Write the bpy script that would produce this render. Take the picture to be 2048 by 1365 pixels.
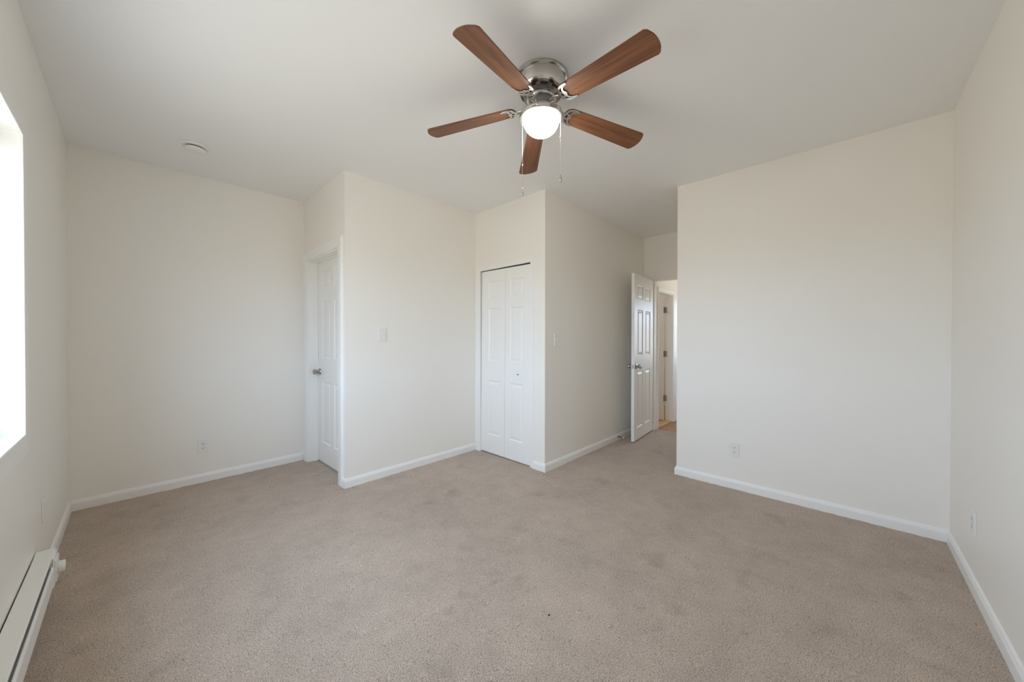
import bpy, bmesh, math, random
from mathutils import Vector, Matrix, noise

# ------------------------------------------------------------------ start
for o in list(bpy.data.objects):
    bpy.data.objects.remove(o, do_unlink=True)
SC = bpy.context.scene
COL = SC.collection
PI = math.pi
random.seed(4)

# ------------------------------------------------------------------ camera
F_PX, YAW, PITCH, ROLL, CAM_H = 712.052, 0.75304, -0.007448, 0.001097, 1.2406
fw = Vector((math.cos(YAW) * math.cos(PITCH), math.sin(YAW) * math.cos(PITCH), math.sin(PITCH)))
rt0 = Vector((math.sin(YAW), -math.cos(YAW), 0))
up0 = rt0.cross(fw)
rt = rt0 * math.cos(ROLL) + up0 * math.sin(ROLL)
up = rt.cross(fw)
cam_data = bpy.data.cameras.new('camera')
cam = bpy.data.objects.new('camera', cam_data)
COL.objects.link(cam)
M = Matrix((rt, up, -fw)).transposed().to_4x4()
M.translation = Vector((0, 0, CAM_H))
cam.matrix_world = M
cam_data.sensor_width = 36
cam_data.lens = F_PX * 36 / 2048
cam_data.clip_start = 0.02
SC.camera = cam

# ------------------------------------------------------------------ light and exposure
SKY = 13.4            # brightness of the overcast sky outside the window
GLOBE = 46.0          # glow of the fan's lamp globe
HALL = 11.0           # glow of the hall lamp, scaled up for the added room lamp
SC.view_settings.view_transform = 'Standard'
SC.view_settings.look = 'None'
SC.view_settings.exposure = 0.0
SC.view_settings.gamma = 1.0
SC.view_settings.use_curve_mapping = False
SC.cycles.use_denoising = True
SC.cycles.max_bounces = 14
SC.cycles.diffuse_bounces = 10
SC.cycles.glossy_bounces = 6
SC.cycles.caustics_reflective = False
SC.cycles.caustics_refractive = False

world = bpy.data.worlds.new('overcast_sky')
SC.world = world
world.use_nodes = True
nt = world.node_tree
nt.nodes.clear()
wo = nt.nodes.new('ShaderNodeOutputWorld')
bg = nt.nodes.new('ShaderNodeBackground')
tc = nt.nodes.new('ShaderNodeTexCoord')
sx = nt.nodes.new('ShaderNodeSeparateXYZ')
rmp = nt.nodes.new('ShaderNodeValToRGB')
e = rmp.color_ramp.elements
e[0].position = 0.485; e[0].color = (0.33, 0.315, 0.295, 1)      # ground
e[1].position = 1.0; e[1].color = (0.53, 0.68, 0.94, 1)         # overhead
k = e.new(0.515); k.color = (0.60, 0.73, 0.96, 1)              # horizon
mp = nt.nodes.new('ShaderNodeMath'); mp.operation = 'MULTIPLY_ADD'
mp.inputs[1].default_value = 0.5; mp.inputs[2].default_value = 0.5
nt.links.new(tc.outputs['Generated'], sx.inputs[0])
nt.links.new(sx.outputs['Z'], mp.inputs[0])
nt.links.new(mp.outputs[0], rmp.inputs[0])
nt.links.new(rmp.outputs[0], bg.inputs['Color'])
bg.inputs['Strength'].default_value = SKY
nt.links.new(bg.outputs[0], wo.inputs[0])

# ------------------------------------------------------------------ measured plan (metres)
H = 2.62
XL, YB, XD, YS, XC, YH, XE, XR, YN = -0.315, 4.035, 1.200, 3.011, 2.613, 2.031, 4.824, 3.397, -0.468
YR = 1.122           # right-hand side of the short passage
T = 0.10             # wall thickness
XO = 6.7             # far end of the hall
WIN = (0.65, 2.50, 0.825, 2.095)      # window: y0, y1, z0, z1
WIN2 = (0.90, 1.52, 0.84, 1.98)       # window at the end of the hall: y0, y1, z0, z1
SILL_T = 0.15        # thickness of the outside wall

def portal(loc, w, h, rot):
    d = bpy.data.lights.new('window_portal', 'AREA')
    d.shape = 'RECTANGLE'; d.size = w; d.size_y = h
    d.cycles.is_portal = True
    o = bpy.data.objects.new('window_portal', d)
    o.location = loc; o.rotation_euler = rot
    COL.objects.link(o)
portal((XL - SILL_T - 0.01, (WIN[0] + WIN[1]) / 2, (WIN[2] + WIN[3]) / 2), WIN[3] - WIN[2], WIN[1] - WIN[0], (0, -PI / 2, 0))
portal((XO + SILL_T + 0.01, (WIN2[0] + WIN2[1]) / 2, (WIN2[2] + WIN2[3]) / 2), WIN2[3] - WIN2[2], WIN2[1] - WIN2[0], (0, PI / 2, 0))

# ------------------------------------------------------------------ materials
def new_mat(name):
    m = bpy.data.materials.new(name)
    m.use_nodes = True
    return m, m.node_tree, m.node_tree.nodes['Principled BSDF']

def plain(name, col, rough=0.5, metal=0.0, spec=0.5, bump=None, bump_scale=400, coat=0):
    m, t, b = new_mat(name)
    b.inputs['Base Color'].default_value = (*col, 1)
    b.inputs['Roughness'].default_value = rough
    b.inputs['Metallic'].default_value = metal
    b.inputs['Specular IOR Level'].default_value = spec
    b.inputs['Coat Weight'].default_value = coat
    if bump:
        n = t.nodes.new('ShaderNodeTexNoise'); n.inputs['Scale'].default_value = bump_scale
        n.inputs['Detail'].default_value = 3
        c = t.nodes.new('ShaderNodeTexCoord')
        bp = t.nodes.new('ShaderNodeBump'); bp.inputs['Strength'].default_value = bump
        bp.inputs['Distance'].default_value = 0.002
        t.links.new(c.outputs['Object'], n.inputs['Vector'])
        t.links.new(n.outputs[0], bp.inputs['Height'])
        t.links.new(bp.outputs[0], b.inputs['Normal'])
    return m

M_WALL = plain('wall_paint', (0.885, 0.855, 0.80), 0.42, spec=0.35, bump=0.12, bump_scale=160)
M_CEIL = plain('ceiling_paint', (0.875, 0.874, 0.868), 0.40, spec=0.35, bump=0.12, bump_scale=140)
M_TRIM = plain('trim_paint', (0.885, 0.872, 0.845), 0.36, spec=0.45)
M_DOOR = plain('door_paint', (0.885, 0.872, 0.84), 0.35, spec=0.45, bump=0.05, bump_scale=90)
M_PLATE = plain('white_plastic', (0.84, 0.83, 0.80), 0.35)
M_HEAT = plain('heater_enamel', (0.88, 0.88, 0.86), 0.32)
M_DARK = plain('dark_void', (0.012, 0.012, 0.012), 0.7)
M_NICKEL = plain('brushed_nickel', (0.66, 0.64, 0.61), 0.22, metal=1)
M_SATIN = plain('satin_nickel', (0.44, 0.42, 0.39), 0.30, metal=1)
M_BLACKCHROME = plain('dark_chrome', (0.22, 0.21, 0.21), 0.16, metal=1)
M_CHAIN = plain('chain_metal', (0.62, 0.59, 0.54), 0.4, metal=0.6)
M_HINGE = plain('hinge_metal', (0.42, 0.40, 0.37), 0.35, metal=0.9)
M_RUBBER = plain('white_rubber', (0.80, 0.80, 0.78), 0.6)

def emitter(name, col, s):
    m, t, b = new_mat(name)
    b.inputs['Base Color'].default_value = (0.9, 0.9, 0.88, 1)
    b.inputs['Emission Color'].default_value = (*col, 1)
    b.inputs['Emission Strength'].default_value = s
    b.inputs['Roughness'].default_value = 0.25
    return m
M_GLOBE = emitter('lit_opal_glass', (1.0, 0.99, 0.91), GLOBE)
M_HALLLAMP = emitter('lit_hall_glass', (1.0, 0.95, 0.86), HALL)
M_ADDEDLAMP = emitter('added_lamp_glow', (1.0, 0.95, 0.88), HALL * 1.9)  # added glow that brightens the room across the hall

def glass_pane():
    m = bpy.data.materials.new('window_glass'); m.use_nodes = True
    t = m.node_tree; t.nodes.clear()
    o = t.nodes.new('ShaderNodeOutputMaterial'); mx = t.nodes.new('ShaderNodeMixShader')
    tr = t.nodes.new('ShaderNodeBsdfTransparent'); gl = t.nodes.new('ShaderNodeBsdfGlossy')
    fr = t.nodes.new('ShaderNodeFresnel'); fr.inputs[0].default_value = 1.45
    gl.inputs['Roughness'].default_value = 0.02
    tr.inputs[0].default_value = (0.96, 0.98, 0.97, 1)
    ge = t.nodes.new('ShaderNodeNewGeometry'); sb = t.nodes.new('ShaderNodeMath'); sb.operation = 'SUBTRACT'
    ml = t.nodes.new('ShaderNodeMath'); ml.operation = 'MULTIPLY'; sb.inputs[0].default_value = 1.0
    t.links.new(ge.outputs['Backfacing'], sb.inputs[1]); t.links.new(sb.outputs[0], ml.inputs[0]); t.links.new(fr.outputs[0], ml.inputs[1])
    t.links.new(ml.outputs[0], mx.inputs[0]); t.links.new(tr.outputs[0], mx.inputs[1])
    t.links.new(gl.outputs[0], mx.inputs[2]); t.links.new(mx.outputs[0], o.inputs[0])
    return m
M_GLASS = glass_pane()

def carpet():
    m, t, b = new_mat('beige_carpet')
    N, L = t.nodes.new, t.links.new
    c = N('ShaderNodeTexCoord')
    def nz(scale, detail=2, rough=0.5, vec=None):
        n = N('ShaderNodeTexNoise'); n.inputs['Scale'].default_value = scale
        n.inputs['Detail'].default_value = detail; n.inputs['Roughness'].default_value = rough
        L(vec or c.outputs['Object'], n.inputs['Vector']); return n
    tuft = nz(250, 4, 0.7)
    r1 = N('ShaderNodeValToRGB')
    e = r1.color_ramp.elements
    e[0].position = 0.33; e[0].color = (0.120, 0.086, 0.060, 1)
    e[1].position = 0.66; e[1].color = (0.755, 0.615, 0.505, 1)
    k = r1.color_ramp.elements.new(0.475); k.color = (0.460, 0.367, 0.293, 1)
    L(tuft.outputs[0], r1.inputs[0])
    big = nz(1.6, 2); mid = nz(7.0, 3, 0.6)
    ad = N('ShaderNodeMath'); ad.operation = 'ADD'
    L(big.outputs[0], ad.inputs[0]); L(mid.outputs[0], ad.inputs[1])
    r2 = N('ShaderNodeMapRange'); r2.inputs[1].default_value = 0.75; r2.inputs[2].default_value = 1.25
    r2.inputs[3].default_value = 0.88; r2.inputs[4].default_value = 1.06
    L(ad.outputs[0], r2.inputs[0])
    sp = nz(4.2, 3, 0.55)
    r3 = N('ShaderNodeMapRange'); r3.inputs[1].default_value = 0.60; r3.inputs[2].default_value = 0.70
    r3.inputs[3].default_value = 1.0; r3.inputs[4].default_value = 0.86
    L(sp.outputs[0], r3.inputs[0])
    wr = N('ShaderNodeMath'); wr.operation = 'MULTIPLY'
    L(r2.outputs[0], wr.inputs[0]); L(r3.outputs[0], wr.inputs[1])
    mx = N('ShaderNodeMix'); mx.data_type = 'RGBA'; mx.blend_type = 'MULTIPLY'
    mx.inputs[0].default_value = 1
    L(r1.outputs[0], mx.inputs[6]); L(wr.outputs[0], mx.inputs[7])
    L(mx.outputs[2], b.inputs['Base Color'])
    b.inputs['Roughness'].default_value = 0.95
    b.inputs['Specular IOR Level'].default_value = 0.1
    b.inputs['Sheen Weight'].default_value = 0.15
    bp = N('ShaderNodeBump'); bp.inputs['Strength'].default_value = 0.55
    bp.inputs['Distance'].default_value = 0.006
    L(tuft.outputs[0], bp.inputs['Height']); L(bp.outputs[0], b.inputs['Normal'])
    return m
M_CARPET = carpet()

def wood(name, dark, mid, light, axis_scale=(1.3, 26, 26), streak=(2.2, 9, 9), rough=0.38, spec=0.45):
    m, t, b = new_mat(name)
    N, L = t.nodes.new, t.links.new
    c = N('ShaderNodeTexCoord')
    oi = N('ShaderNodeObjectInfo')
    va = N('ShaderNodeVectorMath'); va.operation = 'ADD'
    vs = N('ShaderNodeVectorMath'); vs.operation = 'SCALE'; vs.inputs[3].default_value = 7.0
    cb = N('ShaderNodeCombineXYZ')
    for i in range(3): L(oi.outputs['Random'], cb.inputs[i])
    L(cb.outputs[0], vs.inputs[0])
    L(c.outputs['Object'], va.inputs[0]); L(vs.outputs[0], va.inputs[1])
    def nz(sc, scale, detail):
        mp_ = N('ShaderNodeMapping'); mp_.inputs['Scale'].default_value = sc
        L(va.outputs[0], mp_.inputs[0])
        n = N('ShaderNodeTexNoise'); n.inputs['Scale'].default_value = scale; n.inputs['Detail'].default_value = detail
        n.inputs['Distortion'].default_value = 0.4
        L(mp_.outputs[0], n.inputs['Vector']); return n
    fine = nz(axis_scale, 6, 5); wide = nz(streak, 2.2, 2)
    mxv = N('ShaderNodeMath'); mxv.operation = 'MULTIPLY_ADD'; mxv.inputs[1].default_value = 0.45
    L(fine.outputs[0], mxv.inputs[0])
    m2 = N('ShaderNodeMath'); m2.operation = 'MULTIPLY'; m2.inputs[1].default_value = 0.55
    L(wide.outputs[0], m2.inputs[0]); L(m2.outputs[0], mxv.inputs[2])
    r = N('ShaderNodeValToRGB'); e = r.color_ramp.elements
    e[0].position = 0.33; e[0].color = (*dark, 1); e[1].position = 0.66; e[1].color = (*light, 1)
    k = e.new(0.47); k.color = (*mid, 1)
    L(mxv.outputs[0], r.inputs[0]); L(r.outputs[0], b.inputs['Base Color'])
    b.inputs['Roughness'].default_value = rough; b.inputs['Specular IOR Level'].default_value = spec
    return m
M_BLADE = wood('walnut_veneer', (0.085, 0.038, 0.023), (0.190, 0.080, 0.039), (0.245, 0.114, 0.060), (0.8, 22, 22), (0.9, 11, 11), 0.42, 0.25)
M_HALLWOOD = wood('brown_hall_boards', (0.18, 0.09, 0.045), (0.30, 0.16, 0.085), (0.40, 0.22, 0.12))
M_PALEWOOD = wood('golden_boards', (0.42, 0.25, 0.11), (0.58, 0.37, 0.17), (0.68, 0.47, 0.24))

# ------------------------------------------------------------------ mesh helpers
def box(bm, x0, x1, y0, y1, z0, z1, bevel=0.0, mi=0, seg=2):
    vs = [bm.verts.new((x, y, z)) for x in (x0, x1) for y in (y0, y1) for z in (z0, z1)]
    fs = [bm.faces.new([vs[i] for i in f]) for f in
          ((0, 1, 3, 2), (4, 6, 7, 5), (0, 4, 5, 1), (2, 3, 7, 6), (0, 2, 6, 4), (1, 5, 7, 3))]
    for f in fs: f.material_index = mi
    if bevel:
        es = list({e for f in fs for e in f.edges})
        bmesh.ops.bevel(bm, geom=es, offset=bevel, segments=seg, affect='EDGES', profile=0.5)
    return bm

def lathe(bm, prof, n=48, axis='Z', origin=(0, 0, 0), mi=0, mi_fn=None):
    """revolve (radius, height) pairs; axis 'Z' or '-Y' (height grows towards -y)"""
    ox, oy, oz = origin
    rings = []
    for r, h in prof:
        ring = []
        if r < 1e-6:
            p = (0, 0, h) if axis == 'Z' else (0, -h, 0)
            ring = [bm.verts.new((p[0] + ox, p[1] + oy, p[2] + oz))]
        else:
            for i in range(n):
                a = 2 * PI * i / n
                p = (r * math.cos(a), r * math.sin(a), h) if axis == 'Z' else (r * math.cos(a), -h, r * math.sin(a))
                ring.append(bm.verts.new((p[0] + ox, p[1] + oy, p[2] + oz)))
        rings.append(ring)
    for k in range(len(rings) - 1):
        a, b = rings[k], rings[k + 1]
        for i in range(n):
            j = (i + 1) % n
            if len(a) == 1 and len(b) == 1: continue
            if len(a) == 1: f = bm.faces.new((a[0], b[j], b[i]))
            elif len(b) == 1: f = bm.faces.new((a[i], a[j], b[0]))
            else: f = bm.faces.new((a[i], a[j], b[j], b[i]))
            f.material_index = mi_fn(k, i) if mi_fn else mi
            f.smooth = True
    return bm

def tube(bm, pts, r, n=8, mi=0):
    pts = [Vector(p) for p in pts]
    rings = []
    for k, p in enumerate(pts):
        d = (pts[min(k + 1, len(pts) - 1)] - pts[max(k - 1, 0)]).normalized()
        a = d.orthogonal().normalized() if k == 0 else (rings_u - d * rings_u.dot(d)).normalized()
        rings_u = a
        b = d.cross(a)
        rr = r[k] if isinstance(r, (list, tuple)) else r
        rings.append([bm.verts.new(p + (a * math.cos(2 * PI * i / n) + b * math.sin(2 * PI * i / n)) * rr) for i in range(n)])
    for k in range(len(rings) - 1):
        for i in range(n):
            j = (i + 1) % n
            f = bm.faces.new((rings[k][i], rings[k][j], rings[k + 1][j], rings[k + 1][i])); f.smooth = True; f.material_index = mi
    bm.faces.new(rings[0][::-1]).material_index = mi
    bm.faces.new(rings[-1]).material_index = mi
    return bm

def prism(bm, pts, z0, z1, bevel=0.0):
    lo = [bm.verts.new((x, y, z0)) for x, y in pts]
    hi = [bm.verts.new((x, y, z1)) for x, y in pts]
    n = len(pts)
    a = bm.faces.new(lo[::-1]); b = bm.faces.new(hi)
    for i in range(n):
        bm.faces.new((lo[i], lo[(i + 1) % n], hi[(i + 1) % n], hi[i]))
    if bevel:
        bmesh.ops.bevel(bm, geom=list(set(a.edges) | set(b.edges)), offset=bevel, segments=2, affect='EDGES')
    return bm

def obj(name, bm, mats, parent=None, smooth_angle=None):
    bmesh.ops.recalc_face_normals(bm, faces=bm.faces)
    me = bpy.data.meshes.new(name)
    bm.to_mesh(me); bm.free()
    for m in (mats if isinstance(mats, (list, tuple)) else [mats]):
        me.materials.append(m)
    if smooth_angle:
        me.set_sharp_from_angle(angle=math.radians(smooth_angle))
    o = bpy.data.objects.new(name, me)
    COL.objects.link(o)
    if parent: o.parent = parent
    return o

def empty(name, loc, rz=0.0):
    o = bpy.data.objects.new(name, None)
    o.empty_display_size = 0.05
    o.location = loc; o.rotation_euler = (0, 0, rz)
    COL.objects.link(o)
    return o

def tag(o, label, cat=None, group=None, kind=None):
    o['label'] = label
    if cat: o['category'] = cat
    if group: o['group'] = group
    if kind: o['kind'] = kind
    return o

def struct(o, label, cat):
    return tag(o, label, cat, kind='structure')

def copy_tree(o, parent=None):
    c = o.copy(); COL.objects.link(c)
    if parent: c.parent = parent
    for ch in list(o.children): copy_tree(ch, c)
    return c

def wall_bm(axis, front, back, a0, a1, z0, z1, hole=None):
    """a wall slab; axis 'x' = plane x = front, running along y (and the other way round)"""
    bm = bmesh.new()
    As, Zs = sorted({a0, a1, *( (hole[0], hole[1]) if hole else ())}), sorted({z0, z1, *((hole[2], hole[3]) if hole else ())})
    cache = {}
    def V(a, d, z):
        k = (round(a, 5), round(d, 5), round(z, 5))
        if k not in cache:
            cache[k] = bm.verts.new((d, a, z) if axis == 'x' else (a, d, z))
        return cache[k]
    def solid(i, j):
        if not (0 <= i < len(As) - 1 and 0 <= j < len(Zs) - 1): return False
        if hole is None: return True
        ca, cz = (As[i] + As[i + 1]) / 2, (Zs[j] + Zs[j + 1]) / 2
        return not (hole[0] < ca < hole[1] and hole[2] < cz < hole[3])
    for i in range(len(As) - 1):
        for j in range(len(Zs) - 1):
            if not solid(i, j): continue
            p, q, r, s = As[i], As[i + 1], Zs[j], Zs[j + 1]
            for d in (front, back):
                bm.faces.new((V(p, d, r), V(q, d, r), V(q, d, s), V(p, d, s)))
            if not solid(i - 1, j): bm.faces.new((V(p, front, r), V(p, back, r), V(p, back, s), V(p, front, s)))
            if not solid(i + 1, j): bm.faces.new((V(q, front, r), V(q, back, r), V(q, back, s), V(q, front, s)))
            if not solid(i, j - 1): bm.faces.new((V(p, front, r), V(q, front, r), V(q, back, r), V(p, back, r)))
            if not solid(i, j + 1): bm.faces.new((V(p, front, s), V(q, front, s), V(q, back, s), V(p, back, s)))
    return bm

# ------------------------------------------------------------------ floor, ceiling, walls
def carpet_bm():
    bm = bmesh.new()
    x0, x1, y0, y1, st = XL - 0.03, 4.90, YN - 0.03, YB + 0.03, 0.016
    nx, ny = int((x1 - x0) / st), int((y1 - y0) / st)
    grid = []
    for i in range(nx + 1):
        row = []
        for j in range(ny + 1):
            x, y = x0 + (x1 - x0) * i / nx, y0 + (y1 - y0) * j / ny
            z = noise.noise((x * 28, y * 28, 0.3)) * 0.0025 + noise.noise((x * 60, y * 60, 4.1)) * 0.0015
            row.append(bm.verts.new((x, y, z)))
        grid.append(row)
    for i in range(nx):
        for j in range(ny):
            f = bm.faces.new((grid[i][j], grid[i + 1][j], grid[i + 1][j + 1], grid[i][j + 1])); f.smooth = True
    bmesh.ops.extrude_face_region  # (top skin only; a slab below closes it)
    return bm
floor = obj('floor', carpet_bm(), M_CARPET)
struct(floor, 'beige speckled carpet covering the bedroom floor', 'floor')
if floor.data.polygons[0].normal.z < 0: floor.data.flip_normals()
bm = bmesh.new(); box(bm, XL - 0.3, XO + 0.1, YN - 0.2, YB + 0.2, -0.12, -0.02)
struct(obj('floor_base', bm, M_DARK), 'dark subfloor slab under the carpet and boards', 'floor')
bm = bmesh.new(); box(bm, 4.902, XO, 0.55, 1.90, -0.02, -0.004)
struct(obj('floor_hall', bm, M_HALLWOOD), 'brown wood floor of the hall beyond the bedroom door', 'floor')
bm = bmesh.new(); box(bm, 4.902, XO, 1.915, YB, -0.02, 0.0)
struct(obj('floor_beyond', bm, M_PALEWOOD), 'golden wood floor of the room across the hall', 'floor')
bm = bmesh.new(); box(bm, 4.93, 5.53, 1.89, 1.93, -0.018, 0.006, bevel=0.003)
struct(obj('trim_threshold', bm, M_PALEWOOD), 'pale wood threshold strip between brown and golden boards', 'trim')

bm = bmesh.new(); box(bm, XL - 0.3, XO + 0.1, YN - 0.2, YB + 0.2, H, H + 0.1)
struct(obj('ceiling', bm, M_CEIL), 'plain off-white painted ceiling', 'ceiling')

Z0 = -0.015
LD = (3.14, 3.92, Z0, 2.012)          # opening of the door on the left
BF = (2.207, 2.928, Z0, 1.975)        # opening of the folding closet door
EN = (1.165, 1.886, Z0, 2.018)        # opening to the hall (y0, y1)
HD = (4.955, 5.522, Z0, 1.895)         # doorway on the hall's left side (x0, x1)
def W(name, label, *a, **k):
    o = obj(name, wall_bm(*a, **k), M_WALL)
    struct(o, label, 'wall'); return o
W('wall_window', 'off-white window wall at the left edge', 'x', XL, XL - SILL_T, YN - SILL_T, YB + T, Z0, H, hole=WIN)
W('wall_back', 'off-white wall at the far left with one outlet', 'y', YB, YB + T, XL, XO, Z0, H)
W('wall_left_door', 'narrow off-white wall around the door at the left', 'x', XD, XD + T + 0.015, YS + T, YB, Z0, H, hole=LD)
W('wall_centre', 'off-white wall section with a light switch left of the closet', 'y', YS, YS + T, XD, XC + 0.02, Z0, H)
W('wall_closet', 'bright wall section holding the folding closet door', 'x', XC, XC + T, YH + T, YS, Z0, H, hole=BF)
W('wall_passage_left', 'shaded beige wall with a switch leading to the open door', 'y', YH, YH + T, XC, XE, Z0, H)
W('wall_entry', 'wall above and beside the opening to the hall', 'x', XE, XE + T, YR, YB, Z0, H, hole=EN)
W('wall_right', 'large off-white wall on the right with an outlet', 'x', XR, XR + T, YN, YR, Z0, H)
W('wall_passage_right', 'hidden wall on the right of the short passage', 'y', YR, YR - T, XR + T, XE + T, Z0, H)
W('wall_near_right', 'off-white wall at the right edge of the view', 'y', YN, YN - T, XL, XR + T, Z0, H)
W('wall_hall_left', 'hall wall with a doorway seen through the opening', 'y', 1.886, 1.986, XE + T, XO, Z0, H, hole=HD)
W('wall_hall_end', 'end wall of the hall', 'x', XO, XO + SILL_T, 0.4, YB + T, Z0, H, hole=WIN2)
W('wall_hall_right', 'right wall of the hall', 'y', 0.55, 0.45, XE + T, XO, Z0, H)
W('wall_hall_near', 'hall wall on the near side', 'x', XE + T, XE, 0.45, YR - T, Z0, H)

# ------------------------------------------------------------------ baseboards
PROF = [(0, -0.01), (0.0135, -0.01), (0.0135, 0.050), (0.0125, 0.056), (0.0095, 0.062), (0.0080, 0.068), (0.0045, 0.0735), (0, 0.0745)]
def baseboard(name, label, p0, p1, nrm, m0, m1):
    p0, p1, n = Vector((*p0, 0)), Vector((*p1, 0)), Vector((*nrm, 0))
    d = (p1 - p0).normalized()
    bm = bmesh.new()
    A = [bm.verts.new(p0 + n * u - d * (m0 * u) + Vector((0, 0, z))) for u, z in PROF]
    B = [bm.verts.new(p1 + n * u + d * (m1 * u) + Vector((0, 0, z))) for u, z in PROF]
    k = len(PROF)
    for i in range(k):
        bm.faces.new((A[i], A[(i + 1) % k], B[(i + 1) % k], B[i]))
    bm.faces.new(A); bm.faces.new(B[::-1])
    struct(obj(name, bm, M_TRIM), label, 'baseboard')
baseboard('baseboard_window', 'white baseboard along the window wall behind the heater', (XL, YN), (XL, YB), (1, 0), -1, -1)
baseboard('baseboard_back', 'white baseboard along the far left wall', (XL, YB), (XD, YB), (0, -1), -1, -1)
baseboard('baseboard_corner', 'short white baseboard between the left door casing and the corner', (XD, 3.056), (XD, YS), (-1, 0), 0, 1)
baseboard('baseboard_centre', 'white baseboard under the switch left of the closet', (XD, YS), (XC, YS), (0, -1), 1, -0.5)
baseboard('baseboard_closet', 'short white baseboard right of the folding closet door', (XC, 2.162), (XC, YH), (-1, 0), 0, 1)
baseboard('baseboard_passage_left', 'white baseboard along the shaded passage wall', (XC, YH), (XE, YH), (0, -1), 1, -1)
baseboard('baseboard_entry', 'tiny white baseboard beside the hinge of the open door', (XE, YH), (XE, EN[1]), (-1, 0), -1, 0)
baseboard('baseboard_right', 'white baseboard along the large right wall', (XR, YN), (XR, YR), (-1, 0), -1, 1)
baseboard('baseboard_passage_right', 'white baseboard on the hidden right side of the passage', (XR, YR), (XE, YR), (0, 1), 1, -1)
baseboard('baseboard_near_right', 'white baseboard along the wall at the right edge', (XL, YN), (XR, YN), (0, 1), -1, -1)

# ------------------------------------------------------------------ casings
CAS = [(0.0, 0.0), (0.0, 0.009), (0.006, 0.011), (0.020, 0.010), (0.028, 0.0125), (0.062, 0.016), (0.078, 0.017), (0.084, 0.013), (0.085, 0.0)]
def casing(bm, axis, plane, sgn, a0, a1, z0, z1, prof, closed=False, bottom=0.0, ratio=(1, 1)):
    """profile (u outwards, n off the wall) swept round an opening; sgn = side of the wall it stands on"""
    def P(a, n, z):
        d = plane + sgn * n
        return bm.verts.new((d, a, z) if axis == 'x' else (a, d, z))
    rows = []
    for u, n in prof:
        ul, ur = u * ratio[0], u * ratio[1]
        if closed:
            rows.append([P(a0 - u, n, z0 - u), P(a0 - u, n, z1 + u), P(a1 + u, n, z1 + u), P(a1 + u, n, z0 - u)])
        else:
            rows.append([P(a0 - ul, n, bottom), P(a0 - ul, n, z1 + u), P(a1 + ur, n, z1 + u), P(a1 + ur, n, bottom)])
    k, m = len(rows), 4
    for i in range(k):
        r, s = rows[i], rows[(i + 1) % k]
        for j in range(m if closed else m - 1):
            bm.faces.new((r[j], r[(j + 1) % m], s[(j + 1) % m], s[j]))
    if not closed:
        bm.faces.new([r[0] for r in rows]); bm.faces.new([r[3] for r in rows][::-1])
    return bm

def jamb_bm(axis, d0, d1, a0, a1, z1, t=0.012, stop=None):
    """three boards lining an opening (inside the hole)"""
    bm = bmesh.new()
    def bx(p, q, r, s, z0, zz):
        if axis == 'x': box(bm, min(p, q), max(p, q), r, s, z0, zz)
        else: box(bm, r, s, min(p, q), max(p, q), z0, zz)
    bx(d0, d1, a0, a0 + t, -0.012, z1); bx(d0, d1, a1 - t, a1, -0.012, z1); bx(d0, d1, a0 + t, a1 - t, z1 - t, z1)
    if stop:
        p, q, w = stop
        bx(p, q, a0 + t, a0 + t + w, -0.012, z1 - t); bx(p, q, a1 - t - w, a1 - t, -0.012, z1 - t)
        bx(p, q, a0 + t + w, a1 - t - w, z1 - t - w, z1 - t)
    return bm

# ------------------------------------------------------------------ panel doors
def panel_door_bm(w, h, t, xs, zs, both=True):
    """xs, zs: lists of (start, end) of the raised panels; front at y=0 facing -y"""
    bm = bmesh.new()
    X = sorted({0, w, *[v for p in xs for v in p]}); Z = sorted({0, h, *[v for p in zs for v in p]})
    for side in ((0, 1), (t, -1)) if both else ((0, 1),):
        y0, s = side
        for i in range(len(X) - 1):
            for j in range(len(Z) - 1):
                a, b, c, d = X[i], X[i + 1], Z[j], Z[j + 1]
                if (a, b) in [tuple(p) for p in xs] and (c, d) in [tuple(p) for p in zs]:
                    loops = []
                    for ins, dep in ((0, 0), (0.004, 0.0035), (0.012, 0.0085), (0.017, 0.0085), (0.040, 0.002), (0.044, 0.0015)):
                        loops.append([bm.verts.new(v) for v in ((a + ins, y0 + s * dep, c + ins), (b - ins, y0 + s * dep, c + ins),
                                                                (b - ins, y0 + s * dep, d - ins), (a + ins, y0 + s * dep, d - ins))])
                    for p, q in zip(loops, loops[1:]):
                        for k in range(4): bm.faces.new((p[k], p[(k + 1) % 4], q[(k + 1) % 4], q[k]))
                    bm.faces.new(loops[-1])
                else:
                    bm.faces.new([bm.verts.new(v) for v in ((a, y0, c), (b, y0, c), (b, y0, d), (a, y0, d))])
    if not both:
        bm.faces.new([bm.verts.new(v) for v in ((0, t, 0), (w, t, 0), (w, t, h), (0, t, h))])
    bmesh.ops.remove_doubles(bm, verts=bm.verts, dist=1e-5)
    # rim
    ed = [e for e in bm.edges if len(e.link_faces) == 1]
    fr = [e for e in ed if all(abs(v.co.y) < 1e-6 for v in e.verts)]
    for e in fr:
        a, b = e.verts
        c = bm.verts.new((b.co.x, t, b.co.z)); d = bm.verts.new((a.co.x, t, a.co.z))
        bm.faces.new((a, b, c, d))
    bmesh.ops.remove_doubles(bm, verts=bm.verts, dist=1e-5)
    return bm

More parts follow.
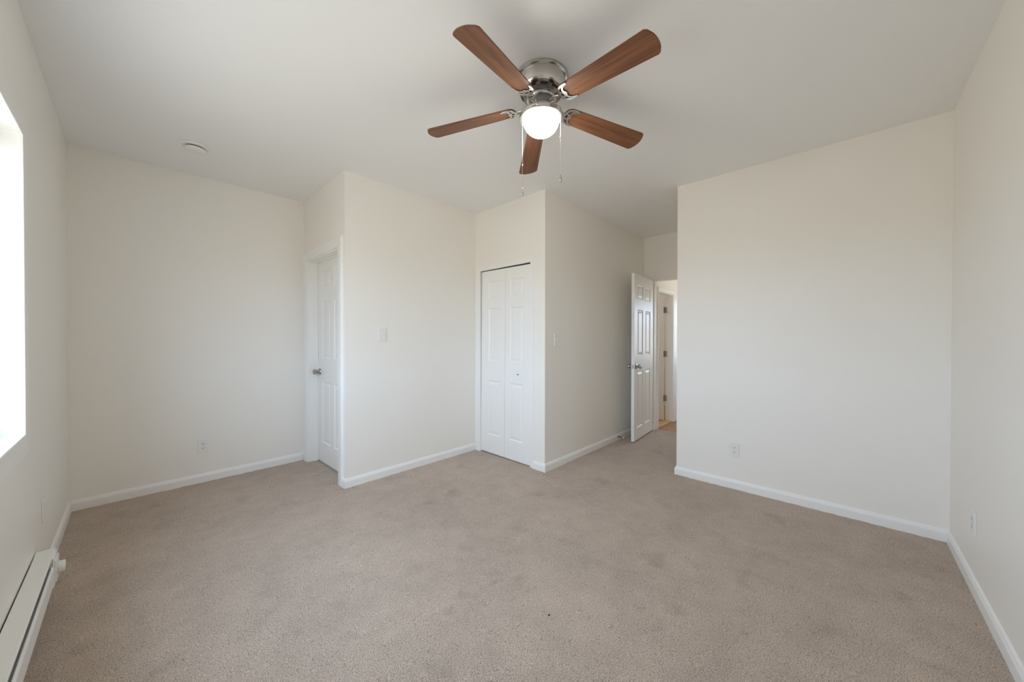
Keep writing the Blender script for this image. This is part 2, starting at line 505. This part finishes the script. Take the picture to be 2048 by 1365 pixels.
KNOB = [(0, 0), (0.031, 0), (0.032, 0.003), (0.029, 0.008), (0.016, 0.011), (0.0125, 0.018), (0.013, 0.026), (0.019, 0.033),
        (0.0245, 0.042), (0.0265, 0.052), (0.0245, 0.060), (0.017, 0.0645), (0, 0.0655)]
def knob_bm(origin, flip=False):
    bm = bmesh.new()
    lathe(bm, KNOB, 32, '-Y')
    if flip: bmesh.ops.rotate(bm, verts=bm.verts, cent=(0, 0, 0), matrix=Matrix.Rotation(PI, 3, 'Z'))
    bmesh.ops.translate(bm, verts=bm.verts, vec=origin)
    return bm

# door 1: closed six panel door in the narrow wall on the left; front faces -x
w1 = LD[1] - LD[0] - 0.03
d1 = obj('door_1', panel_door_bm(w1, 1.985, 0.035, [(0.118, 0.330), (w1 - 0.330, w1 - 0.118)], [(0.195, 0.800), (1.030, 1.590), (1.715, 1.895)]), M_DOOR)
d1.location = (XD + 0.088, LD[1] - 0.015, 0.012); d1.rotation_euler = (0, 0, -PI / 2)
struct(d1, 'closed white six-panel door with nickel knob in the recess at left', 'door')
k = obj('door_knob', knob_bm((0.060, 0, 0.905 - 0.012)), M_SATIN, d1, 40)
tag(k, 'round satin nickel knob')
bm = bmesh.new(); casing(bm, 'x', XD, -1, LD[0], LD[1], 0, LD[3], CAS, bottom=-0.01)
struct(obj('trim_1', bm, M_TRIM), 'white moulded casing around the left door', 'door casing')
struct(obj('trim_2', jamb_bm('x', XD + 0.0005, XD + T + 0.015, LD[0], LD[1], LD[3], 0.012, (XD + 0.076, XD + 0.087, 0.010)), M_TRIM), 'white jamb boards lining the recess of the left door', 'door jamb')

# door 2: two-leaf folding closet door; front faces -x
d2 = empty('door_2', (XC + 0.012, BF[1], 0.013), -PI / 2)
d2.rotation_euler = (0, 0.0085, -PI / 2)
struct(d2, 'white folding closet door of two three-panel leaves', 'door')
lw = (BF[1] - BF[0]) / 2 - 0.004
for i in range(2):
    p = (0.108, lw - 0.062) if i == 0 else (0.062, lw - 0.108)
    lf = obj('leaf', panel_door_bm(lw, 1.952, 0.030, [p], [(0.195, 0.778), (0.985, 1.548), (1.645, 1.838)]), M_DOOR, d2)
    lf.location = (0.003 + i * (lw + 0.003), 0, 0)
    if i == 1:
        bm = bmesh.new(); lathe(bm, [(0, 0), (0.0075, 0), (0.0075, 0.0012), (0.005, 0.0018), (0, 0.0018)], 16, '-Y')  # raised black disc draws the dark of the empty knob hole
        s = obj('screw', bm, M_DARK, lf); s.location = (BF[1] - 2.387 - 0.003 - lw - 0.003, -0.0003, 0.871)
        tag(s, 'small black disc standing for the open hole of a missing knob')
bm = bmesh.new(); box(bm, 0.004, BF[1] - BF[0] - 0.004, 0.006, 0.030, 1.9505, 1.9605)  # near-black strip, its colour stands in for shade in the gap
tr = obj('track', bm, M_DARK, d2); tr.rotation_euler = (0, -0.0085, 0); tag(tr, 'overhead track coloured black as the shade in the gap')
FLAT = [(0, 0), (0, 0.004), (0.001, 0.0045), (0.042, 0.0045), (0.043, 0.0035), (0.043, 0)]
bm = bmesh.new(); casing(bm, 'x', XC, -1, BF[0], BF[1], 0, BF[3] + 0.0, FLAT, bottom=-0.01, ratio=(1, 1.7))
struct(obj('trim_3', bm, M_TRIM), 'thin flat white casing around the folding closet door', 'door casing')
struct(obj('trim_4', jamb_bm('x', XC + 0.0005, XC + T, BF[0], BF[1], BF[3], 0.002), M_TRIM), 'white jamb boards lining the closet opening', 'door jamb')

# door 3: open six panel bedroom door, hinged at the entry opening
ang = math.atan2(0.067, 0.722)
w3 = 0.728
d3 = obj('door_3', panel_door_bm(w3, 2.000, 0.035, [(0.115, 0.318), (w3 - 0.318, w3 - 0.115)], [(0.145, 0.830), (1.015, 1.578), (1.708, 1.880)]), M_DOOR)
d3.location = (4.058, 1.822, 0.014); d3.rotation_euler = (0, 0, ang)
struct(d3, 'open white six-panel bedroom door standing along the passage wall', 'door')
for fl, y in ((False, 0.0), (True, 0.035)):
    k = obj('door_knob', knob_bm((0.060, y, 0.892), fl), M_SATIN, d3, 40)
    tag(k, 'round satin nickel knob')
bm = bmesh.new(); box(bm, -0.0012, 0.001, 0.006, 0.029, 0.865, 0.920)
lathe(bm, [(0, 0), (0.006, 0), (0.006, 0.0)], 12)
bm.free(); bm = bmesh.new(); box(bm, -0.0012, 0.001, 0.006, 0.029, 0.865, 0.920); box(bm, -0.010, 0.0, 0.011, 0.024, 0.884, 0.901, 0.003)
tag(obj('latch_plate', bm, M_SATIN, d3), 'nickel latch plate on the door edge')
def hinge_bm():
    bm = bmesh.new()
    box(bm, -0.0015, 0.0005, 0.006, 0.046, -0.045, 0.045)        # plate on one side
    box(bm, -0.036, 0.0, 0.0003, 0.0018, -0.045, 0.045)         # plate on the other
    tube(bm, [(0.003, 0.007, -0.047), (0.003, 0.007, 0.047)], 0.0055, 10)
    return bm

# door 4: open door across the hall
d4 = obj('door_4', panel_door_bm(0.545, 1.862, 0.035, [(0.095, 0.245), (0.300, 0.450)], [(0.25, 0.75), (0.97, 1.50), (1.60, 1.77)]), M_DOOR)
d4.location = (HD[1] - 0.056, 2.000 + 0.545, 0.010); d4.rotation_euler = (0, 0, -PI / 2)
struct(d4, 'open white door with three dark hinges seen across the hall', 'door')
for z in (1.660, 0.998, 0.328):
    h = obj('hinge', hinge_bm(), M_HINGE, d4)
    h.location = (0.545, 0.0443, z); h.rotation_euler = (0, 0, PI)
    tag(h, 'grey metal butt hinge')
bm = bmesh.new(); casing(bm, 'y', 1.886, -1, HD[0], HD[1], 0, HD[3], [(u * 0.6, n) for u, n in CAS], bottom=-0.004, ratio=(0.55, 2.6))
struct(obj('trim_5', bm, M_TRIM), 'white casing around the doorway across the hall', 'door casing')
struct(obj('trim_6', jamb_bm('y', 1.8865, 1.986, HD[0], HD[1], HD[3], 0.012), M_TRIM), 'white jamb boards of the doorway across the hall', 'door jamb')

# ------------------------------------------------------------------ windows
def window(name, label, loc, rz, w, h, twin=True):
    """local frame: the room is towards +x, the opening runs along y from -w/2 to w/2 and up from z = 0"""
    win = empty(name, loc, rz)
    struct(win, label, 'window')
    y0, y1, z0, z1 = -w / 2, w / 2, 0, h
    WCAS = [(-0.014, 0.0), (-0.014, 0.010), (-0.010, 0.012), (0.002, 0.012), (0.003, 0.006), (0.030, 0.006), (0.050, 0.008), (0.075, 0.009), (0.080, 0.005), (0.080, 0)]
    bm = bmesh.new(); casing(bm, 'x', 0, 1, y0, y1, z0, z1, WCAS, closed=True)
    obj('casing', bm, M_TRIM, win)
    bm = bmesh.new()
    for a in ((y0 - 0.001, y0 + 0.011, z0, z1), (y1 - 0.011, y1 + 0.001, z0, z1), (y0, y1, z0 - 0.001, z0 + 0.011), (y0, y1, z1 - 0.011, z1 + 0.001)):
        box(bm, -0.090, 0.0015, *a)
    obj('jamb', bm, M_TRIM, win)
    bm = bmesh.new()
    for a in ((y0 + 0.014, y0 + 0.045, z0 + 0.014, z1 - 0.014), (y1 - 0.045, y1 - 0.014, z0 + 0.014, z1 - 0.014), (y0 + 0.045, y1 - 0.045, z0 + 0.014, z0 + 0.045),
              (y0 + 0.045, y1 - 0.045, z1 - 0.045, z1 - 0.014)) + (((-0.035, 0.035, z0 + 0.045, z1 - 0.045),) if twin else ()):
        box(bm, -0.145, -0.080, *a)
    obj('frame', bm, M_TRIM, win)
    zm = (z0 + z1) / 2
    for (a, b) in ((y0 + 0.045, -0.035), (0.035, y1 - 0.045)) if twin else ((y0 + 0.045, y1 - 0.045),):
        for (c, d, dx) in ((z0 + 0.045, zm + 0.018, -0.101), (zm - 0.018, z1 - 0.045, -0.126)):
            bm = bmesh.new(); s = 0.028
            for q in ((a, a + s, c, d), (b - s, b, c, d), (a + s, b - s, c, c + s), (a + s, b - s, d - s, d)):
                box(bm, dx - 0.012, dx + 0.012, *q)
            sa = obj('sash', bm, M_TRIM, win)
            bm = bmesh.new(); box(bm, dx - 0.002, dx + 0.002, a + s, b - s, c + s, d - s)
            obj('pane', bm, M_GLASS, sa)
window('window_1', 'bright white-framed window at the left edge', (XL, (WIN[0] + WIN[1]) / 2, WIN[2]), 0, WIN[1] - WIN[0], WIN[3] - WIN[2])
window('window_2', 'white-framed window at the far end of the hall', (XO, (WIN2[0] + WIN2[1]) / 2, WIN2[2]), PI, WIN2[1] - WIN2[0], WIN2[3] - WIN2[2], False)

# ------------------------------------------------------------------ ceiling fan with lamp
FX, FY = 1.485, 1.182
fan = empty('ceiling_fan', (FX, FY, H))
tag(fan, 'five-blade brown wooden ceiling fan with nickel body and lit globe', 'ceiling fan')
def zz(p): return [(r, z - H) for r, z in p]
bm = bmesh.new()
lathe(bm, zz([(0, 2.6195), (0.131, 2.6195), (0.1345, 2.615), (0.1345, 2.606), (0.130, 2.602), (0.1215, 2.600), (0.1215, 2.597), (0.1245, 2.594),
              (0.1240, 2.580), (0.1215, 2.552), (0.1180, 2.541), (0.1130, 2.535), (0.108, 2.534), (0, 2.534)]), 72)
obj('housing', bm, M_NICKEL, fan, 35)
bm = bmesh.new()
lathe(bm, zz([(0, 2.5345), (0.1125, 2.5345), (0.1090, 2.529), (0.1050, 2.5255), (0.0950, 2.5195), (0.0900, 2.517), (0.0800, 2.512), (0.076, 2.507), (0, 2.507)]), 80,
      mi_fn=lambda k, i: 1 if (k == 3 and i % 8 < 5) else 0)
tag(obj('vent_plate', bm, [M_BLACKCHROME, M_DARK], fan, 50), 'dark slotted vent plate under the housing')
bm = bmesh.new()
lathe(bm, zz([(0, 2.508), (0.074, 2.508), (0.0765, 2.505), (0.0765, 2.498), (0.073, 2.494), (0, 2.494)]), 64)
obj('flywheel', bm, M_NICKEL, fan, 35)
bm = bmesh.new()
lathe(bm, zz([(0, 2.495), (0.066, 2.495), (0.067, 2.47), (0.062, 2.452), (0, 2.452)]), 48)
tag(obj('motor_hub', bm, M_BLACKCHROME, fan, 35), 'dark motor hub above the lamp')
bm = bmesh.new()
lathe(bm, zz([(0, 2.458), (0.058, 2.458), (0.062, 2.455), (0.064, 2.440), (0.074, 2.432), (0.104, 2.427), (0.113, 2.423), (0.1155, 2.418), (0.1155, 2.397),
              (0.1135, 2.394), (0.100, 2.394), (0.097, 2.397), (0.097, 2.41), (0, 2.41)]), 72)
obj('lamp_ring', bm, M_NICKEL, fan, 35)
bm = bmesh.new()
g = [(0.095, 2.409), (0.095, 2.396)]
for i in range(1, 13):
    a = PI / 2 * i / 12
    g.append((0.095 * math.cos(a) ** 0.92 if i < 12 else 0, 2.396 - 0.083 * math.sin(a)))
lathe(bm, zz(g), 56)
tag(obj('lamp_globe', bm, M_GLOBE, fan, 60), 'glowing white opal glass globe')

# blades
def blade_bm():
    hw0, hw1 = 0.050, 0.0645
    xr, xt = 0.172, 0.600
    pts = []
    for i in range(13):                                   # rounded root
        a = PI / 2 + PI * i / 12
        pts.append((xr + 0.036 * math.cos(a), hw0 * math.sin(a)))
    tip = []
    def arc_x(y): return 0.649 - 0.017 * (y / hw1) ** 2
    r = 0.011
    for i in range(7):                                    # lower corner
        a = -PI / 2 + (PI / 2 - 0.25) * i / 6
        tip.append((arc_x(hw1) - r + r * math.cos(a), -hw1 + r + r * math.sin(a)))
    for i in range(1, 8):
        y = -hw1 + r + (2 * hw1 - 2 * r) * i / 8
        tip.append((arc_x(y), y))
    for i in range(7):
        a = 0.25 + (PI / 2 - 0.25) * i / 6
        tip.append((arc_x(hw1) - r + r * math.cos(a), hw1 - r + r * math.sin(a)))
    pts += tip
    bm = bmesh.new()
    prism(bm, pts, 0.0, 0.006, 0.0015)
    return bm

def iron_mesh():
    cu = bpy.data.curves.new('iron_curve', 'CURVE'); cu.dimensions = '2D'; cu.fill_mode = 'BOTH'
    cu.extrude = 0.0016; cu.bevel_depth = 0.0016; cu.bevel_resolution = 2
    def spline(p):
        s = cu.splines.new('POLY'); s.points.add(len(p) - 1)
        for q, (x, y) in zip(s.points, p): q.co = (x, y, 0, 1)
        s.use_cyclic_u = True
    outer = []
    for i in range(25):
        a = PI / 2 + PI * i / 24
        outer.append((0.183 + 0.050 * math.cos(a), 0.0495 * math.sin(a)))
    low = [(0.203, -0.0495), (0.212, -0.0455), (0.211, -0.0425), (0.198, -0.0410), (0.186, -0.0360), (0.177, -0.0280), (0.1725, -0.0190),
           (0.1745, -0.0110), (0.1790, -0.0050), (0.1810, 0.0)]
    outer += low + [(x, -y) for x, y in low[-2::-1]]
    spline(outer)
    spline([(0.153 + 0.0085 * math.cos(a), 0.0115 * math.sin(a)) for a in [2 * PI * i / 14 for i in range(14)]])
    side = [(0.148, 0.0195), (0.156, 0.0165), (0.1645, 0.0175), (0.168, 0.0270), (0.176, 0.0360), (0.183, 0.0420), (0.170, 0.0400), (0.157, 0.0320)]
    spline(side); spline([(x, -y) for x, y in side][::-1])
    o = bpy.data.objects.new('iron_tmp', cu); COL.objects.link(o)
    dg = bpy.context.evaluated_depsgraph_get(); dg.update()
    me = bpy.data.meshes.new_from_object(o.evaluated_get(dg))
    bpy.data.objects.remove(o); bpy.data.curves.remove(cu)
    bm = bmesh.new(); bm.from_mesh(me); bpy.data.meshes.remove(me)
    for f in bm.faces: f.smooth = False
    # arms to the hub, and screws
    for s in (1, -1):
        tube(bm, [(0.052, s * 0.004, 0.004), (0.085, s * 0.013, 0.002), (0.112, s * 0.016, -0.001), (0.128, s * 0.010, 0.0), (0.139, s * 0.004, 0.0)], [0.006, 0.005, 0.0042, 0.0042, 0.004], 10)
    box(bm, 0.060, 0.092, -0.014, 0.014, 0.002, 0.006, 0.001)
    for x, y in ((0.166, 0.0), (0.178, 0.040), (0.178, -0.040)):
        lathe(bm, [(0, -0.0052), (0.0035, -0.0045), (0.0042, -0.003), (0, -0.003)], 12, 'Z', (x, y, 0))
    return bm

PH, WPITCH = -2.951, 0.195
droop = math.atan2(2.469 - 2.409, 0.631)
blade0 = None
for i in range(5):
    a = PH + i * 2 * PI / 5
    if blade0 is None:
        blade0 = obj('blade', blade_bm(), M_BLADE, fan)
        ir = obj('blade_bracket', iron_mesh(), M_NICKEL, blade0, 40)
        ir.location = (0, 0, -0.0032)
        tag(ir, 'nickel crescent bracket with pierced scrollwork')
        b = blade0
    else:
        b = copy_tree(blade0, fan)
    R = Matrix.Rotation(a, 4, 'Z') @ Matrix.Rotation(droop, 4, 'Y') @ Matrix.Rotation(-WPITCH, 4, 'X')
    b.matrix_local = Matrix.Translation((0, 0, 2.469 - H)) @ R

# pull chains
for (x, y, ztop, zj, zf) in ((1.4975, 1.066, 2.420, 2.270, 2.080), (1.4627, 1.294, 2.420, 2.190, 2.062)):
    x, y = x - FX, y - FY
    bm = bmesh.new()
    tube(bm, [(x, y, ztop - H), (x, y, zf - H)], 0.0008, 6)
    lathe(bm, [(0, 0.004), (0.0028, 0.002), (0.0028, -0.008), (0, -0.010)], 10, 'Z', (x, y, zj - H))
    c = obj('pull_chain', bm, M_CHAIN, fan)
    bm = bmesh.new()
    lathe(bm, [(0, 0.004), (0.0022, 0.002), (0.0022, -0.004), (0.0035, -0.010), (0.0065, -0.022), (0.0078, -0.030), (0.0070, -0.036), (0.0040, -0.040), (0, -0.041)], 10, 'Z', (x, y, zf - H))
    tag(obj('fob', bm, M_NICKEL, c), 'shiny teardrop pull')

# ------------------------------------------------------------------ smoke detector
sd = empty('smoke_detector', (0.314, 3.406, H))
tag(sd, 'round white smoke detector on the ceiling at left', 'smoke detector')
bm = bmesh.new()
lathe(bm, [(0, 0), (0.073, 0), (0.075, -0.003), (0.074, -0.012), (0.070, -0.017), (0.060, -0.018), (0, -0.018)], 48)
obj('base', bm, M_PLATE, sd, 35)
bm = bmesh.new(); lathe(bm, [(0, -0.017), (0.053, -0.017), (0.053, -0.026), (0, -0.026)], 48)
tag(obj('vent_gap', bm, M_DARK, sd, 35), 'dark vent gap')
bm = bmesh.new(); lathe(bm, [(0, -0.025), (0.058, -0.025), (0.060, -0.028), (0.058, -0.036), (0.050, -0.043), (0.030, -0.046), (0, -0.0465)], 48)
obj('cover', bm, M_PLATE, sd, 50)

# ------------------------------------------------------------------ outlets and switches
def outlet_proto():
    r = empty('wall_outlet', (0, 0, 0))
    bm = bmesh.new(); box(bm, -0.035, 0.035, -0.006, 0.0, -0.0575, 0.0575, 0.0022, seg=2)
    obj('plate', bm, M_PLATE, r)
    for s in (1, -1):
        bm = bmesh.new()
        pts = [(0.0165 * max(-1, min(1, 1.15 * math.cos(a))), 0.0145 * max(-0.93, min(0.93, math.sin(a)))) for a in [2 * PI * i / 28 for i in range(28)]]
        prism(bm, pts, 0, 0.0022)
        bmesh.ops.rotate(bm, verts=bm.verts, cent=(0, 0, 0), matrix=Matrix.Rotation(PI / 2, 3, 'X'))
        bmesh.ops.translate(bm, verts=bm.verts, vec=(0, -0.0055, s * 0.0195))
        rc = obj('receptacle', bm, M_PLATE, r)
        bm = bmesh.new()
        z = s * 0.0195
        box(bm, -0.0078, -0.0052, -0.0081, -0.007, z - 0.001, z + 0.0075)
        box(bm, 0.0052, 0.0078, -0.0081, -0.007, z - 0.001, z + 0.0065)
        box(bm, -0.0025, 0.0025, -0.0081, -0.007, z - 0.0095, z - 0.0045)
        tag(obj('slots', bm, M_DARK, rc), 'dark plug slots')
    bm = bmesh.new(); lathe(bm, [(0, 0.0075), (0.003, 0.0068), (0.0032, 0.006)], 10, '-Y')
    obj('screw', bm, M_CHAIN, r)
    return r
outs = [((0.4135, YB, 0.310), 0, 'white duplex outlet low on the far left wall'),
        ((XR, 0.665, 0.323), -PI / 2, 'white duplex outlet low on the large right wall'),
        ((2.835, YN, 0.333), PI, 'white outlet seen edge-on on the wall at the right edge'),
        ]
o0 = None
for loc, rz, lab in outs:
    o0_new = outlet_proto() if o0 is None else copy_tree(o0)
    if o0 is None: o0 = o0_new
    o0_new.location = loc; o0_new.rotation_euler = (0, 0, rz)
    tag(o0_new, lab, 'outlet', 'wall outlets')

bp_ = empty('wall_plate', (XL, 2.972, 0.364), PI / 2)
tag(bp_, 'blank white wall plate seen edge-on beyond the heater on the window wall', 'wall plate')
bm = bmesh.new(); box(bm, -0.035, 0.035, -0.006, 0.0, -0.0575, 0.0575, 0.0022, seg=2)
obj('plate', bm, M_PLATE, bp_)
for z in (0.042, -0.042):
    bm = bmesh.new(); lathe(bm, [(0, 0.0075), (0.003, 0.0068), (0.0032, 0.006)], 10, '-Y', (0, 0, z))
    obj('screw', bm, M_PLATE, bp_)

def switch_proto():
    r = empty('light_switch', (0, 0, 0))
    bm = bmesh.new(); box(bm, -0.038, 0.038, -0.0065, 0.0, -0.0585, 0.0585, 0.0024, seg=2)
    obj('plate', bm, M_PLATE, r)
    bm = bmesh.new(); box(bm, -0.0052, 0.0052, -0.0072, -0.006, -0.012, 0.012, 0.0004)
    obj('collar', bm, M_PLATE, r)
    bm = bmesh.new()
    box(bm, -0.004, 0.004, -0.020, -0.004, -0.0045, 0.0045, 0.0015)
    bmesh.ops.rotate(bm, verts=bm.verts, cent=(0, 0, 0), matrix=Matrix.Rotation(-0.5, 3, 'X'))
    obj('toggle', bm, M_PLATE, r)
    for z in (0.030, -0.030):
        bm = bmesh.new(); lathe(bm, [(0, 0.008), (0.0028, 0.0074), (0.003, 0.0065)], 10, '-Y', (0, 0, z))
        obj('screw', bm, M_CHAIN, r)
    return r
s0 = switch_proto(); s0.location = (1.521, YS, 1.272)
tag(s0, 'white toggle light switch on the wall left of the folding door', 'light switch', 'light switches')
s1 = copy_tree(s0); s1.location = (2.793, YH, 1.227)
tag(s1, 'white toggle light switch on the shaded passage wall', 'light switch', 'light switches')

# ------------------------------------------------------------------ baseboard heater
HY0, HY1, HYC = -0.30, 2.745, 2.630
ht = empty('baseboard_heater', (XL, HY1, 0.095))
tag(ht, 'long white electric baseboard heater under the window', 'heater')
def hpart(name, bm, m, parent=None):
    bmesh.ops.translate(bm, verts=bm.verts, vec=-Vector((XL, HY1, 0.095)) if parent is None else -Vector((XL, HY1, 0.095)))
    return obj(name, bm, m, parent or ht)
bm = bmesh.new(); box(bm, XL + 0.0005, XL + 0.0495, HY0 + 0.003, HYC, 0.100, 0.2315)
tag(hpart('core', bm, M_DARK), 'dark interior behind the slot')
def extrude_y(bm, prof, ya, yb):
    A = [bm.verts.new((XL + u, ya, z)) for u, z in prof]; B = [bm.verts.new((XL + u, yb, z)) for u, z in prof]
    k = len(prof)
    for i in range(k): bm.faces.new((A[i], A[(i + 1) % k], B[(i + 1) % k], B[i]))
    bm.faces.new(A); bm.faces.new(B[::-1]); return bm
bm = bmesh.new()
extrude_y(bm, [(0.005, 0.232), (0.005, 0.2385), (0.058, 0.2405), (0.0605, 0.239), (0.0605, 0.230), (0.0585, 0.230), (0.0585, 0.237)], HY0, HY1)
hpart('top_cover', bm, M_HEAT)
bm = bmesh.new()
extrude_y(bm, [(0.0500, 0.190), (0.0580, 0.196), (0.0600, 0.1965), (0.0650, 0.190), (0.0665, 0.185), (0.0665, 0.118), (0.0635, 0.108), (0.052, 0.100), (0.050, 0.100)], HY0, HYC - 0.001)
hpart('front_panel', bm, M_HEAT)
bm = bmesh.new(); box(bm, XL + 0.0055, XL + 0.0655, HYC + 0.0005, HY1 - 0.0005, 0.098, 0.2315, 0.0012, seg=1)
ec = hpart('control_box', bm, M_HEAT)
bm = bmesh.new(); box(bm, XL + 0.0652, XL + 0.0715, HYC + 0.020, HY1 - 0.004, 0.112, 0.214, 0.0025)
hpart('thermostat_plate', bm, M_PLATE, ec)
bm = bmesh.new()
lathe(bm, [(0, 0), (0.0250, 0), (0.0268, 0.002), (0.0255, 0.019), (0.0240, 0.022), (0, 0.0225)], 32, '-Y')
bmesh.ops.rotate(bm, verts=bm.verts, cent=(0, 0, 0), matrix=Matrix.Rotation(PI / 2, 3, 'Z'))
bmesh.ops.translate(bm, verts=bm.verts, vec=(XL + 0.0713, 2.695, 0.163))
tag(hpart('thermostat_knob', bm, M_PLATE, ec), 'round white thermostat knob')
bm = bmesh.new(); box(bm, XL + 0.0005, XL + 0.064, HY0 - 0.003, HY0 + 0.003, 0.098, 0.238)
hpart('end_cap', bm, M_HEAT)

# ------------------------------------------------------------------ door stop and speck
ds = empty('door_stop', (4.045, YH - 0.0135, 0.045))
tag(ds, 'small spring door stop on the baseboard behind the open door', 'door stop')
bm = bmesh.new(); lathe(bm, [(0, 0), (0.011, 0), (0.011, 0.003), (0.006, 0.005), (0, 0.005)], 20, '-Y')
obj('base', bm, M_SATIN, ds, 35)
bm = bmesh.new()
pts = [(0.0048 * math.cos(i * PI / 5), -0.004 - 0.058 * i / 140, 0.0048 * math.sin(i * PI / 5)) for i in range(141)]
tube(bm, pts, 0.0012, 6)
tag(obj('spring', bm, M_BLACKCHROME, ds), 'coiled steel spring')
bm = bmesh.new(); lathe(bm, [(0, 0.060), (0.007, 0.060), (0.0078, 0.063), (0.0078, 0.073), (0.006, 0.077), (0, 0.078)], 20, '-Y')
tag(obj('tip', bm, M_RUBBER, ds, 40), 'white rubber tip')

bm = bmesh.new()
bmesh.ops.create_icosphere(bm, subdivisions=2, radius=0.0042)
for v in bm.verts: v.co = Vector((v.co.x * 1.2, v.co.y * 0.8, v.co.z * 0.6)) * (1 + 0.35 * noise.noise(v.co * 400))
sp = obj('debris_speck', bm, M_DARK); sp.location = (1.269, 0.961, 0.0035)
tag(sp, 'tiny black speck of debris lying on the open carpet', 'debris')

# ------------------------------------------------------------------ hall lamp, and a lamp added to brighten the room across
def dome(loc, label, glow):
    r = empty('ceiling_light', loc)
    tag(r, label, 'ceiling light', 'hall lights')
    bm = bmesh.new(); lathe(bm, [(0, 0), (0.16, 0), (0.165, -0.01), (0.16, -0.02), (0, -0.02)], 40)
    obj('base', bm, M_SATIN, r, 35)
    bm = bmesh.new(); lathe(bm, [(0.15, -0.018)] + [(0.15 * math.cos(PI / 2 * i / 8) if i < 8 else 0, -0.02 - 0.07 * math.sin(PI / 2 * i / 8)) for i in range(1, 9)], 40)
    tag(obj('shade', bm, glow, r, 60), 'lit dome shade')
    return r
dome((5.75, 1.20, H), 'round lit dome light on the hall ceiling', M_HALLLAMP)
dome((5.35, 3.00, H), 'unseen dome light added to brighten the room across the hall', M_ADDEDLAMP)
